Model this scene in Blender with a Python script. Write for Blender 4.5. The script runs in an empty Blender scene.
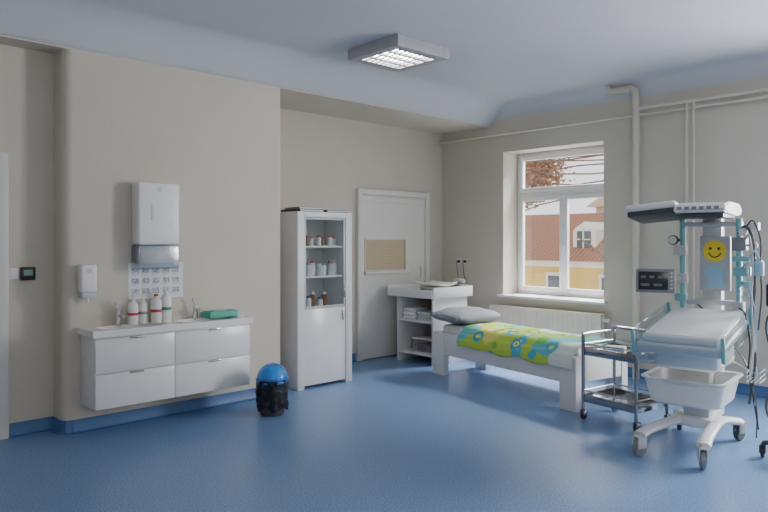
import bpy, bmesh, math, random
from mathutils import Vector, Matrix, noise
random.seed(7)
S = bpy.context.scene
COL = S.collection
PI = math.pi

# ------------------------------------------------------------------ materials
def M(name, c, rough=.5, metal=0, var=0.0, scale=8, bump=0, bscale=60, spec=.5, emit=None, es=0, trans=0, coat=0):
    m = bpy.data.materials.new(name); m.use_nodes = True
    nt = m.node_tree; b = nt.nodes['Principled BSDF']
    b.inputs['Base Color'].default_value = (*c, 1)
    b.inputs['Roughness'].default_value = rough
    b.inputs['Metallic'].default_value = metal
    b.inputs['Specular IOR Level'].default_value = spec
    b.inputs['Coat Weight'].default_value = coat
    b.inputs['Transmission Weight'].default_value = trans
    if emit:
        b.inputs['Emission Color'].default_value = (*emit, 1); b.inputs['Emission Strength'].default_value = es
    tc = nt.nodes.new('ShaderNodeTexCoord')
    if var > 0:
        n = nt.nodes.new('ShaderNodeTexNoise'); n.inputs['Scale'].default_value = scale; n.inputs['Detail'].default_value = 4
        nt.links.new(tc.outputs['Object'], n.inputs['Vector'])
        r = nt.nodes.new('ShaderNodeValToRGB')
        r.color_ramp.elements[0].position = .3; r.color_ramp.elements[1].position = .7
        r.color_ramp.elements[0].color = (*[max(0, x*(1-var)) for x in c], 1)
        r.color_ramp.elements[1].color = (*[min(1, x*(1+var)) for x in c], 1)
        nt.links.new(n.outputs['Fac'], r.inputs['Fac']); nt.links.new(r.outputs['Color'], b.inputs['Base Color'])
    if bump > 0:
        n = nt.nodes.new('ShaderNodeTexNoise'); n.inputs['Scale'].default_value = bscale; n.inputs['Detail'].default_value = 3
        nt.links.new(tc.outputs['Object'], n.inputs['Vector'])
        bp = nt.nodes.new('ShaderNodeBump'); bp.inputs['Strength'].default_value = bump; bp.inputs['Distance'].default_value = .01
        nt.links.new(n.outputs['Fac'], bp.inputs['Height']); nt.links.new(bp.outputs['Normal'], b.inputs['Normal'])
    return m

def glass(name, tint=(1, 1, 1), fac=.07, rough=.02):
    m = bpy.data.materials.new(name); m.use_nodes = True
    nt = m.node_tree; nt.nodes.clear()
    o = nt.nodes.new('ShaderNodeOutputMaterial'); mx = nt.nodes.new('ShaderNodeMixShader')
    t = nt.nodes.new('ShaderNodeBsdfTransparent'); g = nt.nodes.new('ShaderNodeBsdfGlossy')
    t.inputs['Color'].default_value = (*tint, 1); g.inputs['Roughness'].default_value = rough
    mx.inputs['Fac'].default_value = fac
    nt.links.new(t.outputs[0], mx.inputs[1]); nt.links.new(g.outputs[0], mx.inputs[2]); nt.links.new(mx.outputs[0], o.inputs[0])
    return m

m_wall = M('wall_paint', (.63, .585, .50), .85, var=.03, scale=1.6, bump=.12, bscale=25, spec=.2)
m_ceil = M('ceiling_paint', (.60, .615, .67), .9, var=.02, scale=1.2, spec=.2)
m_white = M('white_laminate', (.78, .78, .78), .35, var=.02, scale=3)
m_white2 = M('white_lacquer', (.84, .84, .84), .25, var=.02, scale=3)
m_door = M('door_paint', (.74, .73, .69), .45, var=.03, scale=2)
m_plastic = M('white_plastic', (.82, .82, .8), .3, var=.02)
m_ceramic = M('ceramic', (.88, .87, .85), .12, coat=.5)
m_chrome = M('chrome', (.75, .75, .76), .12, 1)
m_steel = M('brushed_steel', (.5, .51, .53), .25, 1, var=.06, scale=20)
m_dsteel = M('polished_steel', (.36, .37, .39), .16, 1, var=.08, scale=12)
m_black = M('black_plastic', (.015, .015, .017), .4)
m_dark = M('dark_grey_plastic', (.06, .065, .07), .4)
m_grey = M('grey_plastic', (.26, .27, .29), .4, var=.05)
m_lgrey = M('pale_grey_plastic', (.58, .6, .62), .4, var=.03)
m_teal = M('teal_plastic', (.22, .52, .55), .35, var=.05)
m_blue = M('blue_plastic', (.01, .14, .62), .14, coat=.6)
m_bag = M('black_bag', (.012, .012, .014), .2, bump=.9, bscale=26)
m_pipe = M('pipe_paint', (.66, .61, .52), .5, var=.04)
m_rad = M('radiator_enamel', (.84, .8, .68), .4, var=.02)
m_rubber = M('rubber', (.05, .05, .055), .6)
m_base = M('vinyl_skirting', (.065, .16, .37), .4, var=.1, scale=120)
m_glass = glass('clear_glass')
m_cabglass = glass('cabinet_glass', (.93, .96, .97), .06)
m_acryl = glass('acrylic', (.90, .94, .95), .2, .05)
m_smoke = glass('smoked_plastic', (.72, .78, .86), .3, .2)
m_paper = M('paper', (.8, .8, .8), .8)
m_red = M('red_print', (.55, .04, .05), .5)
m_green = M('green_print', (.05, .3, .14), .5)
m_tealbox = M('teal_card', (.08, .42, .33), .6, var=.1, scale=30)
m_yellow = M('yellow_sticker', (.9, .7, .05), .5)
m_bluest = M('blue_sticker', (.35, .6, .78), .5)
m_cloth = M('white_sheet', (.82, .83, .85), .85, var=.03, bump=.4, bscale=14)
m_amber = M('amber_glass', (.25, .09, .02), .15)
m_pink = M('pink_cloth', (.65, .3, .26), .8, var=.2)
m_screen = M('screen', (.03, .035, .045), .2)
m_ochre = M('ochre_render', (.72, .48, .14), .9, var=.12, scale=1.5)
m_cream = M('cream_render', (.75, .7, .6), .9, var=.06, scale=1.5)
m_leaf = M('dry_leaf', (.30, .15, .085), .8, var=.4, scale=3)
m_bark = M('bark', (.17, .11, .08), .9, var=.3, scale=10)
m_tube = M('lamp_tube', (.9, .9, .9), .5, emit=(1, .98, .95), es=26)
m_backplate = M('lamp_reflector', (.55, .55, .57), .4, .3)
m_louvre = M('louvre_metal', (.3, .3, .32), .4, .4)
m_frame = M('lamp_frame', (.42, .42, .46), .4, var=.02)
m_print = M('printed_pictures', (.42, .47, .55), .7, var=.6, scale=60)

def floor_mat():
    m = bpy.data.materials.new('blue_vinyl'); m.use_nodes = True; nt = m.node_tree; b = nt.nodes['Principled BSDF']
    tc = nt.nodes.new('ShaderNodeTexCoord')
    n = nt.nodes.new('ShaderNodeTexNoise'); n.inputs['Scale'].default_value = 95; n.inputs['Detail'].default_value = 3
    nt.links.new(tc.outputs['Object'], n.inputs['Vector'])
    r = nt.nodes.new('ShaderNodeValToRGB')
    e = r.color_ramp.elements
    e[0].position = .36; e[0].color = (.10, .19, .38, 1); e[1].position = .66; e[1].color = (.25, .38, .62, 1)
    k = e.new(.5); k.color = (.16, .28, .50, 1)
    nt.links.new(n.outputs['Fac'], r.inputs['Fac']); 
    nt.links.new(r.outputs['Color'], b.inputs['Base Color'])
    b.inputs['Roughness'].default_value = .33
    b.inputs['Specular IOR Level'].default_value = .6
    return m
m_floor = floor_mat()

def blanket_mat():
    m = bpy.data.materials.new('printed_cotton'); m.use_nodes = True; nt = m.node_tree; b = nt.nodes['Principled BSDF']
    b.inputs['Roughness'].default_value = .85
    tc = nt.nodes.new('ShaderNodeTexCoord')
    nz = nt.nodes.new('ShaderNodeTexNoise'); nz.inputs['Scale'].default_value = 9; nt.links.new(tc.outputs['Object'], nz.inputs['Vector'])
    sc = nt.nodes.new('ShaderNodeVectorMath'); sc.operation = 'SCALE'; sc.inputs['Scale'].default_value = .07; nt.links.new(nz.outputs['Color'], sc.inputs[0])
    ad = nt.nodes.new('ShaderNodeVectorMath'); ad.operation = 'ADD'; nt.links.new(tc.outputs['Object'], ad.inputs[0]); nt.links.new(sc.outputs[0], ad.inputs[1])
    def vor(scale, thr, stops, prev, prevcol=None, off=0):
        mp = nt.nodes.new('ShaderNodeMapping'); mp.inputs['Location'].default_value = (off, off*.7, 0); nt.links.new(ad.outputs[0], mp.inputs[0])
        v = nt.nodes.new('ShaderNodeTexVoronoi'); v.inputs['Scale'].default_value = scale; nt.links.new(mp.outputs[0], v.inputs['Vector'])
        sp = nt.nodes.new('ShaderNodeSeparateColor'); nt.links.new(v.outputs['Color'], sp.inputs[0])
        r = nt.nodes.new('ShaderNodeValToRGB'); r.color_ramp.interpolation = 'CONSTANT'
        el = r.color_ramp.elements
        el[0].position = 0; el[0].color = (*stops[0], 1); el[1].position = 1/len(stops); el[1].color = (*stops[1], 1)
        for i in range(2, len(stops)):
            q = el.new(i/len(stops)); q.color = (*stops[i], 1)
        nt.links.new(sp.outputs[0], r.inputs[0])
        lt = nt.nodes.new('ShaderNodeMath'); lt.operation = 'LESS_THAN'; lt.inputs[1].default_value = thr
        nt.links.new(v.outputs['Distance'], lt.inputs[0])
        mx = nt.nodes.new('ShaderNodeMix'); mx.data_type = 'RGBA'
        nt.links.new(lt.outputs[0], mx.inputs['Factor'])
        if prev is None: mx.inputs[6].default_value = (*prevcol, 1)
        else: nt.links.new(prev, mx.inputs[6])
        nt.links.new(r.outputs[0], mx.inputs[7])
        return mx.outputs[2]
    a = vor(3.2, 1.2, [(.50, .70, .10), (.74, .82, .74), (.50, .70, .08), (.16, .55, .60), (.80, .78, .2)], None, (.8, .84, .8))
    a = vor(5.2, .38, [(.10, .50, .60), (.20, .55, .08), (.85, .76, .06), (.12, .42, .1), (.08, .4, .62)], a, off=.35)
    a = vor(5.2, .18, [(.9, .82, .1), (.84, .88, .84), (.3, .62, .1), (.9, .8, .1)], a, off=.35)
    a = vor(5.2, .08, [(.85, .4, .05), (.08, .3, .55)], a, off=.35)
    nt.links.new(a, b.inputs['Base Color'])
    return m
m_blanket = blanket_mat()

def stripe_mat(name, c1, c2, scale, axis='X', rough=.85):
    m = bpy.data.materials.new(name); m.use_nodes = True; nt = m.node_tree; b = nt.nodes['Principled BSDF']
    b.inputs['Roughness'].default_value = rough
    tc = nt.nodes.new('ShaderNodeTexCoord'); w = nt.nodes.new('ShaderNodeTexWave'); w.bands_direction = axis
    w.inputs['Scale'].default_value = scale; w.inputs['Distortion'].default_value = .3
    nt.links.new(tc.outputs['Object'], w.inputs[0])
    r = nt.nodes.new('ShaderNodeValToRGB'); r.color_ramp.elements[0].color = (*c1, 1); r.color_ramp.elements[1].color = (*c2, 1)
    nt.links.new(w.outputs['Fac'], r.inputs[0]); nt.links.new(r.outputs[0], b.inputs['Base Color'])
    return m
m_pillow = stripe_mat('striped_ticking', (.22, .23, .26), (.38, .39, .42), 9, 'Y')
m_roof = stripe_mat('clay_tiles', (.25, .11, .065), (.36, .18, .11), 2.0, 'X', .9)
m_blind = stripe_mat('tan_slatted_blind', (.5, .40, .26), (.6, .49, .34), 11, 'Z', .7)

# ------------------------------------------------------------------ geometry helpers
def merge(bm, t, mi=0, mat=None):
    if mat is not None: bmesh.ops.transform(t, matrix=mat, verts=t.verts)
    mp = {}
    for v in t.verts: mp[v] = bm.verts.new(v.co)
    for f in t.faces:
        try:
            nf = bm.faces.new([mp[v] for v in f.verts]); nf.material_index = mi
        except ValueError: pass
    t.free()

def box(bm, x0, x1, y0, y1, z0, z1, bev=0, mi=0, mat=None, seg=2):
    t = bmesh.new(); bmesh.ops.create_cube(t, size=1)
    bmesh.ops.transform(t, matrix=Matrix.Translation(((x0+x1)/2, (y0+y1)/2, (z0+z1)/2)) @ Matrix.Diagonal((abs(x1-x0), abs(y1-y0), abs(z1-z0), 1)), verts=t.verts)
    if bev > 0: bmesh.ops.bevel(t, geom=t.edges[:], offset=bev, segments=seg, profile=.5, affect='EDGES')
    merge(bm, t, mi, mat)

def cyl(bm, c, r, h, axis='Z', r2=None, seg=20, mi=0, mat=None, bev=0):
    t = bmesh.new(); bmesh.ops.create_cone(t, cap_ends=True, segments=seg, radius1=r, radius2=r if r2 is None else r2, depth=h)
    if bev > 0: bmesh.ops.bevel(t, geom=[e for e in t.edges if len(e.link_faces) == 2 and any(len(f.verts) > 4 for f in e.link_faces)], offset=bev, segments=2, affect='EDGES')
    R = {'Z': Matrix.Identity(4), 'X': Matrix.Rotation(PI/2, 4, 'Y'), 'Y': Matrix.Rotation(PI/2, 4, 'X')}[axis]
    mm = Matrix.Translation(c) @ R
    if mat is not None: mm = mat @ mm
    merge(bm, t, mi, mm)

def lathe(bm, prof, c=(0, 0, 0), seg=28, mi=0):
    rings = []
    for r, z in prof:
        if r < 1e-5: rings.append([bm.verts.new((c[0], c[1], c[2]+z))])
        else: rings.append([bm.verts.new((c[0]+r*math.cos(2*PI*i/seg), c[1]+r*math.sin(2*PI*i/seg), c[2]+z)) for i in range(seg)])
    for a, b in zip(rings, rings[1:]):
        for i in range(seg):
            j = (i+1) % seg
            if len(a) == 1 and len(b) == 1: break
            if len(a) == 1: f = bm.faces.new((a[0], b[j], b[i]))
            elif len(b) == 1: f = bm.faces.new((a[i], a[j], b[0]))
            else: f = bm.faces.new((a[i], a[j], b[j], b[i]))
            f.material_index = mi

def crom(pts, n=6):
    P = [Vector(p) for p in pts]; out = []
    P = [P[0]*2-P[1]] + P + [P[-1]*2-P[-2]]
    for i in range(1, len(P)-2):
        a, b, c, d = P[i-1:i+3]
        for k in range(n):
            t = k/n
            out.append(.5*((2*b)+(c-a)*t+(2*a-5*b+4*c-d)*t*t+(3*b-a-3*c+d)*t**3))
    out.append(P[-2]); return out

def tube(bm, pts, r, seg=10, smooth=0, mi=0, flat=1.0):
    P = crom(pts, smooth) if smooth else [Vector(p) for p in pts]
    rings = []; prev = None
    for i, p in enumerate(P):
        d = (P[min(i+1, len(P)-1)] - P[max(i-1, 0)]).normalized()
        if prev is None:
            up = Vector((0, 0, 1)) if abs(d.z) < .9 else Vector((1, 0, 0))
            n = (up - d*up.dot(d)).normalized()
        else:
            n = (prev - d*prev.dot(d)).normalized()
        prev = n; b = d.cross(n)
        rings.append([bm.verts.new(p + (n*math.cos(2*PI*k/seg)*flat + b*math.sin(2*PI*k/seg))*r) for k in range(seg)])
    for a, b in zip(rings, rings[1:]):
        for k in range(seg):
            f = bm.faces.new((a[k], a[(k+1) % seg], b[(k+1) % seg], b[k])); f.material_index = mi
    bm.faces.new(rings[0][::-1]).material_index = mi; bm.faces.new(rings[-1]).material_index = mi

def prism(bm, poly, axis, a, b, mi=0):
    def P(p, t):
        return {'Z': (p[0], p[1], t), 'Y': (p[0], t, p[1]), 'X': (t, p[0], p[1])}[axis]
    A = [bm.verts.new(P(p, a)) for p in poly]; B = [bm.verts.new(P(p, b)) for p in poly]
    n = len(poly)
    bm.faces.new(A).material_index = mi; bm.faces.new(B).material_index = mi
    for i in range(n): bm.faces.new((A[i], A[(i+1) % n], B[(i+1) % n], B[i])).material_index = mi

def grid(bm, nx, ny, fn, mi=0):
    V = [[bm.verts.new(fn(i/nx, j/ny)) for j in range(ny+1)] for i in range(nx+1)]
    for i in range(nx):
        for j in range(ny):
            bm.faces.new((V[i][j], V[i+1][j], V[i+1][j+1], V[i][j+1])).material_index = mi
    return V

def N(): return bmesh.new()
def part(name, bm, mat, parent=None, label=None, ang=35):
    bmesh.ops.recalc_face_normals(bm, faces=bm.faces[:])
    me = bpy.data.meshes.new(name); bm.to_mesh(me); bm.free()
    for m in (mat if isinstance(mat, (list, tuple)) else [mat]): me.materials.append(m)
    for p in me.polygons: p.use_smooth = True
    me.set_sharp_from_angle(angle=math.radians(ang))
    o = bpy.data.objects.new(name, me); COL.objects.link(o)
    if parent: o.parent = parent
    if label: o['label'] = label
    return o
def tag(o, label, cat, group=None):
    o['label'] = label; o['category'] = cat
    if group: o['group'] = group
    return o
def thing(name, label, cat, loc=(0, 0, 0), rz=0, group=None):
    o = bpy.data.objects.new(name, None); COL.objects.link(o); o.location = loc; o.rotation_euler = (0, 0, rz); o.empty_display_size = .05
    return tag(o, label, cat, group)
def struct(name, bm, mat, parent=None, ang=35):
    o = part(name, bm, mat, parent, ang=ang)
    if not parent: o['kind'] = 'structure'
    return o
def simple_box(name, x0, x1, y0, y1, z0, z1, mat, parent, bev=.003):
    b = N(); box(b, x0, x1, y0, y1, z0, z1, bev); return part(name, b, mat, parent)

# ------------------------------------------------------------------ room shell
CZ = 3.25; SZ = 2.98; WT = 3.06
b = N(); box(b, -6.6, 1.5, -1.9, 7.43, -.1, 0); struct('floor', b, m_floor)
b = N(); box(b, -6.6, 1.5, -1.9, 7.43, CZ, CZ+.1); struct('ceiling', b, m_ceil)
r = .07; CY = 1.735
pl = [(-6.6, -1.9), (-5.67, -1.9), (-5.67, CY)]
for k in range(9):
    a = PI/2*k/8
    pl.append((-5.44-r+r*math.sin(a), CY+r-r*math.cos(a)))
r2 = .02
for k in range(5):
    a = PI/2*k/4
    pl.append((-5.44-r2+r2*math.cos(a), 3.745-r2+r2*math.sin(a)))
pl += [(-6.27, 3.745), (-6.27, 7.03), (-6.6, 7.03)]
b = N(); prism(b, pl, 'Z', 0, SZ); struct('wall_left', b, m_wall)
b = N(); box(b, -6.6, -5.44, -1.9, 7.03, SZ, SZ+.01); struct('trim_1', b, m_wall)
def cove(x0, z0, sgn, rr, out):
    return [(out, z0), (x0, z0)] + [(x0+sgn*(rr-rr*math.cos(PI/2*k/12)), CZ-rr+rr*math.sin(PI/2*k/12)) for k in range(13)] + [(out, CZ)]
pf = [(-6.6, SZ+.01), (-5.44, SZ+.01)] + [(-5.44+.46*k/14, SZ+.01+(CZ-SZ-.01)*math.sin(PI/2*k/14)) for k in range(1, 15)] + [(-6.6, CZ)]
b = N(); prism(b, pf, 'Y', -1.9, 7.03); struct('trim_2', b, m_ceil, ang=50)
W1 = (-5.22, -3.82); W2 = (-1.35, .15); WZ = (.765, 2.63)
b = N()
for x0, x1 in ((-6.6, W1[0]), (W1[1], W2[0]), (W2[1], 1.5)): box(b, x0, x1, 7.03, 7.43, 0, WT)
for w in (W1, W2):
    box(b, w[0], w[1], 7.03, 7.43, 0, WZ[0]); box(b, w[0], w[1], 7.03, 7.43, WZ[1], WT)
struct('wall_right', b, m_wall)
b = N(); prism(b, cove(7.03, WT, -1, .188, 7.43), 'X', -5.44, 1.3); struct('trim_3', b, m_ceil, ang=50)
b = N(); box(b, 1.3, 1.5, -1.9, 7.03, 0, CZ); struct('wall_front', b, m_wall)
b = N(); box(b, -5.67, 1.3, -1.9, -1.7, 0, CZ); struct('wall_rear', b, m_wall)
def skirt(name, path):
    b = N()
    for (x0, y0), (x1, y1) in zip(path, path[1:]):
        d = Vector((x1-x0, y1-y0)).normalized(); n = Vector((d.y, -d.x))
        prof = [(0, 0), (.045, 0), (.02, .008), (.01, .025), (.006, .1), (0, .1)]
        A = [b.verts.new((x0+n.x*p[0], y0+n.y*p[0], p[1]+.001)) for p in prof]; B = [b.verts.new((x1+n.x*p[0], y1+n.y*p[0], p[1]+.001)) for p in prof]
        for i in range(6): b.faces.new((A[i], A[(i+1) % 6], B[(i+1) % 6], B[i]))
        b.faces.new(A); b.faces.new(B[::-1])
    struct(name, b, m_base)
skirt('baseboard_left', [(-5.67, 1.42), (-5.67, CY), (-5.51, CY), (-5.46, CY+.02), (-5.44, CY+.07), (-5.44, 3.745), (-6.27, 3.745), (-6.27, 5.42)])
skirt('baseboard_back', [(-6.27, 6.73), (-6.27, 7.03), (1.3, 7.03)])

def window(name, x0, x1):
    Y = 7.34; z0 = .80; z1 = WZ[1]
    b = N(); f = .055
    box(b, x0, x0+f, Y, Y+.07, z0, z1, .004); box(b, x1-f, x1, Y, Y+.07, z0, z1, .004)
    box(b, x0+f, x1-f, Y, Y+.07, z0, z0+f, .004); box(b, x0+f, x1-f, Y, Y+.07, z1-f, z1, .004)
    box(b, x0+f, x1-f, Y-.01, Y+.07, 2.05, 2.13, .006)
    w = struct(name, b, m_white2)
    xm = (x0+x1)/2
    box_ = [(x0+f-.01, xm, z0+f-.01, 2.06), (xm, x1-f+.01, z0+f-.01, 2.06), (x0+f-.01, x1-f+.01, 2.12, z1-f+.01)]
    for (a0, a1, c0, c1) in box_:
        b = N(); g = .055
        for q in ((a0, a0+g, c0, c1), (a1-g, a1, c0, c1), (a0+g, a1-g, c0, c0+g), (a0+g, a1-g, c1-g, c1)):
            box(b, q[0], q[1], Y-.025, Y+.03, q[2], q[3], .005)
        s = part('sash', b, m_white2, w)
        b = N(); box(b, a0+g, a1-g, Y, Y+.006, c0+g, c1-g); part('pane', b, m_glass, s)
    b = N(); box(b, xm-.012, xm+.012, Y-.055, Y-.025, 1.32, 1.44, .005); box(b, xm-.008, xm+.008, Y-.065, Y-.045, 1.22, 1.4, .004); part('handle', b, m_plastic, w)
    b = N(); box(b, x0-.05, x1+.05, 6.96, 7.03, .765, .80, .01); box(b, x0, x1, 7.02, Y+.01, .765, .80, .002); part('sill', b, m_white2, w)
window('window_1', *W1); window('window_2', *W2)

def door(name, X, y0, y1, z1):
    b = N(); fr = .075
    box(b, X-.02, X+.05, y0, y0+fr, 0, z1, .006); box(b, X-.02, X+.05, y1-fr, y1, 0, z1, .006); box(b, X-.02, X+.05, y0+fr, y1-fr, z1-fr, z1, .006)
    return struct(name, b, m_door)
d = door('door_1', -6.27, 5.43, 6.72, 2.14)
b = N()
y0, y1 = 5.51, 6.64; wy0, wy1, wz0, wz1 = 5.56, 6.27, 1.12, 1.5
box(b, -6.28, -6.245, y0, wy0, .01, 2.06); box(b, -6.28, -6.245, wy1, y1, .01, 2.06)
box(b, -6.28, -6.245, wy0, wy1, .01, wz0); box(b, -6.28, -6.245, wy0, wy1, wz1, 2.06)
box(b, -6.25, -6.232, y0, y1, 1.98, 2.06, .003)
lf = part('leaf', b, m_door, d)
b = N(); g = .015
for q in ((wy0-g, wy0, wz0-g, wz1+g), (wy1, wy1+g, wz0-g, wz1+g), (wy0, wy1, wz0-g, wz0), (wy0, wy1, wz1, wz1+g)): box(b, -6.25, -6.235, q[0], q[1], q[2], q[3], .003)
box(b, -6.25, -6.20, wy0-.02, wy1+.04, wz0-.05, wz0-g, .004)
part('window_frame', b, m_door, d)
b = N(); box(b, -6.275, -6.255, wy0, wy1, wz0, wz1); part('blind', b, m_blind, d, 'wide tan slatted panel in the small door window')
b = N(); box(b, -6.245, -6.235, 6.55, 6.58, 1.0, 1.14, .004); part('lock_plate', b, m_lgrey, d)
d = door('door_2', -5.67, .4, 1.403, 2.16)
b = N(); box(b, -5.68, -5.65, .475, 1.33, .01, 2.085, .003); part('leaf', b, m_door, d)

# ------------------------------------------------------------------ ceiling lamp
t = thing('ceiling_lamp', 'square recessed-louvre fluorescent lamp mounted on the ceiling', 'lamp', (-4.37, 4.3, CZ), 0)
b = N(); h = .33; w = .085
for q in ((-h, h, -h, -h+w), (-h, h, h-w, h), (-h, -h+w, -h+w, h-w), (h-w, h, -h+w, h-w)): box(b, q[0], q[1], q[2], q[3], -.1, 0, .004)
part('frame', b, m_frame, t)
hi = h-w
b = N(); box(b, -hi, hi, -hi, hi, -.012, -.001); part('reflector', b, m_backplate, t)
b = N()
for k in range(9): 
    y = -hi+2*hi*k/8; box(b, -hi, hi, y-.006, y+.006, -.097, -.085)
for k in range(5):
    x = -hi+2*hi*k/4; box(b, x-.013, x+.013, -hi, hi, -.1, -.083)
part('louvre', b, m_louvre, t)
for k in range(4):
    x = -hi+2*hi*(k+.5)/4
    b = N(); cyl(b, (x, 0, -.04), .016, 2*hi-.01, 'Y', seg=12); part('fluorescent_tube', b, m_tube, t)

# ------------------------------------------------------------------ vanity + basin
VX = -5.12; VL = 1.86
t = thing('vanity_cabinet', 'white wall-hung vanity cabinet with four drawers under the washbasin', 'cabinet', (-5.28, 2.49, 0))
b = N(); box(b, -5.438+5.28, VX-.02+5.28, VL-2.49, 3.195-2.49, .22, .765, .002); part('body', b, m_white, t)
mid = 2.49
for k, (ya, yb) in enumerate(((VL+.002, mid), (mid+.006, 3.193))):
    for (za, zb) in ((.222, .482), (.492, .75)):
        b = N(); box(b, VX-.019+5.28, VX+5.28, ya-2.49, yb-2.49, za, zb, .002); dr = part('drawer', b, m_white2, t)
        ym = (ya+yb)/2-2.49
        b = N(); box(b, VX-.004+5.28, VX+.012+5.28, ym-.055, ym+.055, zb-.001, zb+.003, .001); box(b, VX+.009+5.28, VX+.012+5.28, ym-.055, ym+.055, zb-.012, zb+.002, .001)
        part('handle', b, m_steel, dr)
t = thing('washbasin', 'white ceramic double washbasin top on the wall-hung vanity', 'basin', (-5.28, 2.53, .765))
b = N()
hx = .172; hy = .69
def bas(u, v):
    x = -.158+u*(hx+.158); y = -hy+v*2*hy
    z = .052
    for cy in (-.33, .33):
        dd = ((x-.02)/.115)**4 + ((y-cy)/.25)**4
        z -= .045*max(0, min(1, (1.25-dd)*1.4))
    return (x, y, z)
V = grid(b, 24, 90, bas)
nx = 24; ny = 90
rim = [V[i][0] for i in range(nx+1)] + [V[nx][j] for j in range(1, ny+1)] + [V[i][ny] for i in range(nx-1, -1, -1)] + [V[0][j] for j in range(ny-1, 0, -1)]
low = [b.verts.new((v.co.x, v.co.y, .001)) for v in rim]
for i in range(len(rim)):
    j = (i+1) % len(rim); b.faces.new((rim[i], rim[j], low[j], low[i]))
b.faces.new(low)
part('basin', b, m_ceramic, t)
for cy in (-.33, .33):
    b = N(); cyl(b, (.02, cy, .01), .022, .006); part('drain', b, m_chrome, t)

def faucet(x, y, label):
    t = thing('faucet', label, 'faucet', (x, y, .817))
    b = N(); cyl(b, (0, 0, .006), .028, .012, bev=.002); cyl(b, (0, 0, .05), .021, .09, bev=.003); part('body', b, m_chrome, t)
    b = N(); tube(b, [(0, 0, .06), (.04, 0, .085), (.09, 0, .085), (.115, 0, .07)], .012, smooth=5); part('spout', b, m_chrome, t)
    b = N(); cyl(b, (0, 0, .105), .02, .02, r2=.014); tube(b, [(0, 0, .115), (-.015, -.015, .145), (.01, -.03, .185)], .007, smooth=4); part('lever', b, m_chrome, t)
faucet(-5.37, 2.13, 'chrome mixer tap at left of the white bottles')
faucet(-5.37, 2.80, 'chrome mixer tap between the bottles and the teal box')

bl = [(-5.31, 2.225, .215, .04, m_red, 'white pump bottle with red label band, leftmost of four on basin', 1),
      (-5.35, 2.325, .215, .038, m_grey, 'white pump bottle with grey label band, second from left on basin', 1),
      (-5.30, 2.415, .25, .042, m_red, 'white disinfectant bottle with red screw cap, third from left on basin', 0),
      (-5.34, 2.52, .27, .042, m_green, 'tallest white bottle with green label band, rightmost of four on basin', 1)]
for (x, y, hgt, rr, lm, lab, pump) in bl:
    t = thing('bottle', lab, 'bottle', (x, y, .817), random.uniform(-.5, .5))
    b = N(); lathe(b, [(0, 0), (rr*.95, 0), (rr, .006), (rr, hgt*.72), (rr*.8, hgt*.8), (rr*.36, hgt*.85), (rr*.36, hgt*.9), (0, hgt*.9)]); part('bottle_body', b, m_plastic, t)
    b = N(); lathe(b, [(rr+.0006, hgt*.16), (rr+.0012, hgt*.17), (rr+.0012, hgt*.6), (rr+.0006, hgt*.61)])
    part('paper_label', b, m_paper, t)
    b = N(); lathe(b, [(rr+.001, hgt*.36), (rr+.002, hgt*.37), (rr+.002, hgt*.45), (rr+.001, hgt*.46)]); part('label_band', b, lm, t)
    b = N(); cyl(b, (0, 0, hgt*.92), rr*.42, hgt*.07)
    if pump:
        cyl(b, (0, 0, hgt*1.0), .004, hgt*.14); box(b, -.008, .035, -.007, .007, hgt*1.05, hgt*1.09, .002)
    part('cap', b, m_red if not pump else m_white2, t)
t = thing('glove_box', 'flat teal cardboard box lying on the right end of the washbasin', 'box', (-5.33, 3.02, .8185), .05)
b = N(); box(b, -.07, .07, -.14, .14, 0, .055, .003); part('carton', b, m_tealbox, t)
b = N(); box(b, -.025, .025, -.07, .07, .055, .0565, 0); part('opening', b, m_lgrey, t)

t = thing('paper_towel_dispenser', 'large white paper towel dispenser on the wall above the washbasin', 'dispenser', (-5.44, 2.44, 1.26))
b = N(); box(b, 0, .15, -.18, .18, .20, .715, .025, seg=4); part('cover', b, m_white2, t)
b = N(); box(b, 0, .148, -.178, .178, .0, .199, .014, seg=3); part('lower_tray', b, m_smoke, t, 'translucent grey-blue lower section')
b = N(); box(b, .01, .12, -.15, .15, .04, .195, .01); part('towel_stack', b, M('towel_paper', (.55, .58, .64), .9), t)
b = N(); box(b, .149, .153, -.075, -.05, .40, .53, .0015); part('sight_window', b, m_lgrey, t)
b = N(); cyl(b, (.151, 0, .66), .022, .004, 'X'); part('lock', b, m_lgrey, t)
t = thing('wall_notice', 'white hand-washing notice with small pictures below the towel dispenser', 'notice', (-5.44, 2.48, 1.01))
b = N(); box(b, 0.0005, .003, -.24, .24, 0, .3); part('sheet', b, m_paper, t)
b = N()
for i in range(5):
    for j in range(3):
        y = -.215+i*.089; z = .03+j*.085
        box(b, .003, .0036, y, y+.062, z+.012, z+.058)
        for q in range(2): box(b, .003, .0036, y, y+.05-.015*q, z+.002-.007*q, z+.005-.007*q)
part('pictures', b, m_print, t)
t = thing('soap_dispenser', 'small white soap dispenser on the wall left of the notice', 'dispenser', (-5.44, 1.895, 1.02))
b = N(); box(b, 0, .1, -.062, .062, .07, .29, .018, seg=3); part('cover', b, m_white2, t)
b = N(); box(b, .0, .085, -.05, .05, .03, .072, .008); part('lower_part', b, m_lgrey, t)
b = N(); cyl(b, (.055, 0, .012), .009, .04, r2=.014); part('nozzle', b, m_plastic, t)
b = N(); cyl(b, (.101, 0, .24), .02, .004, 'X'); part('badge', b, m_lgrey, t)

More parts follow.
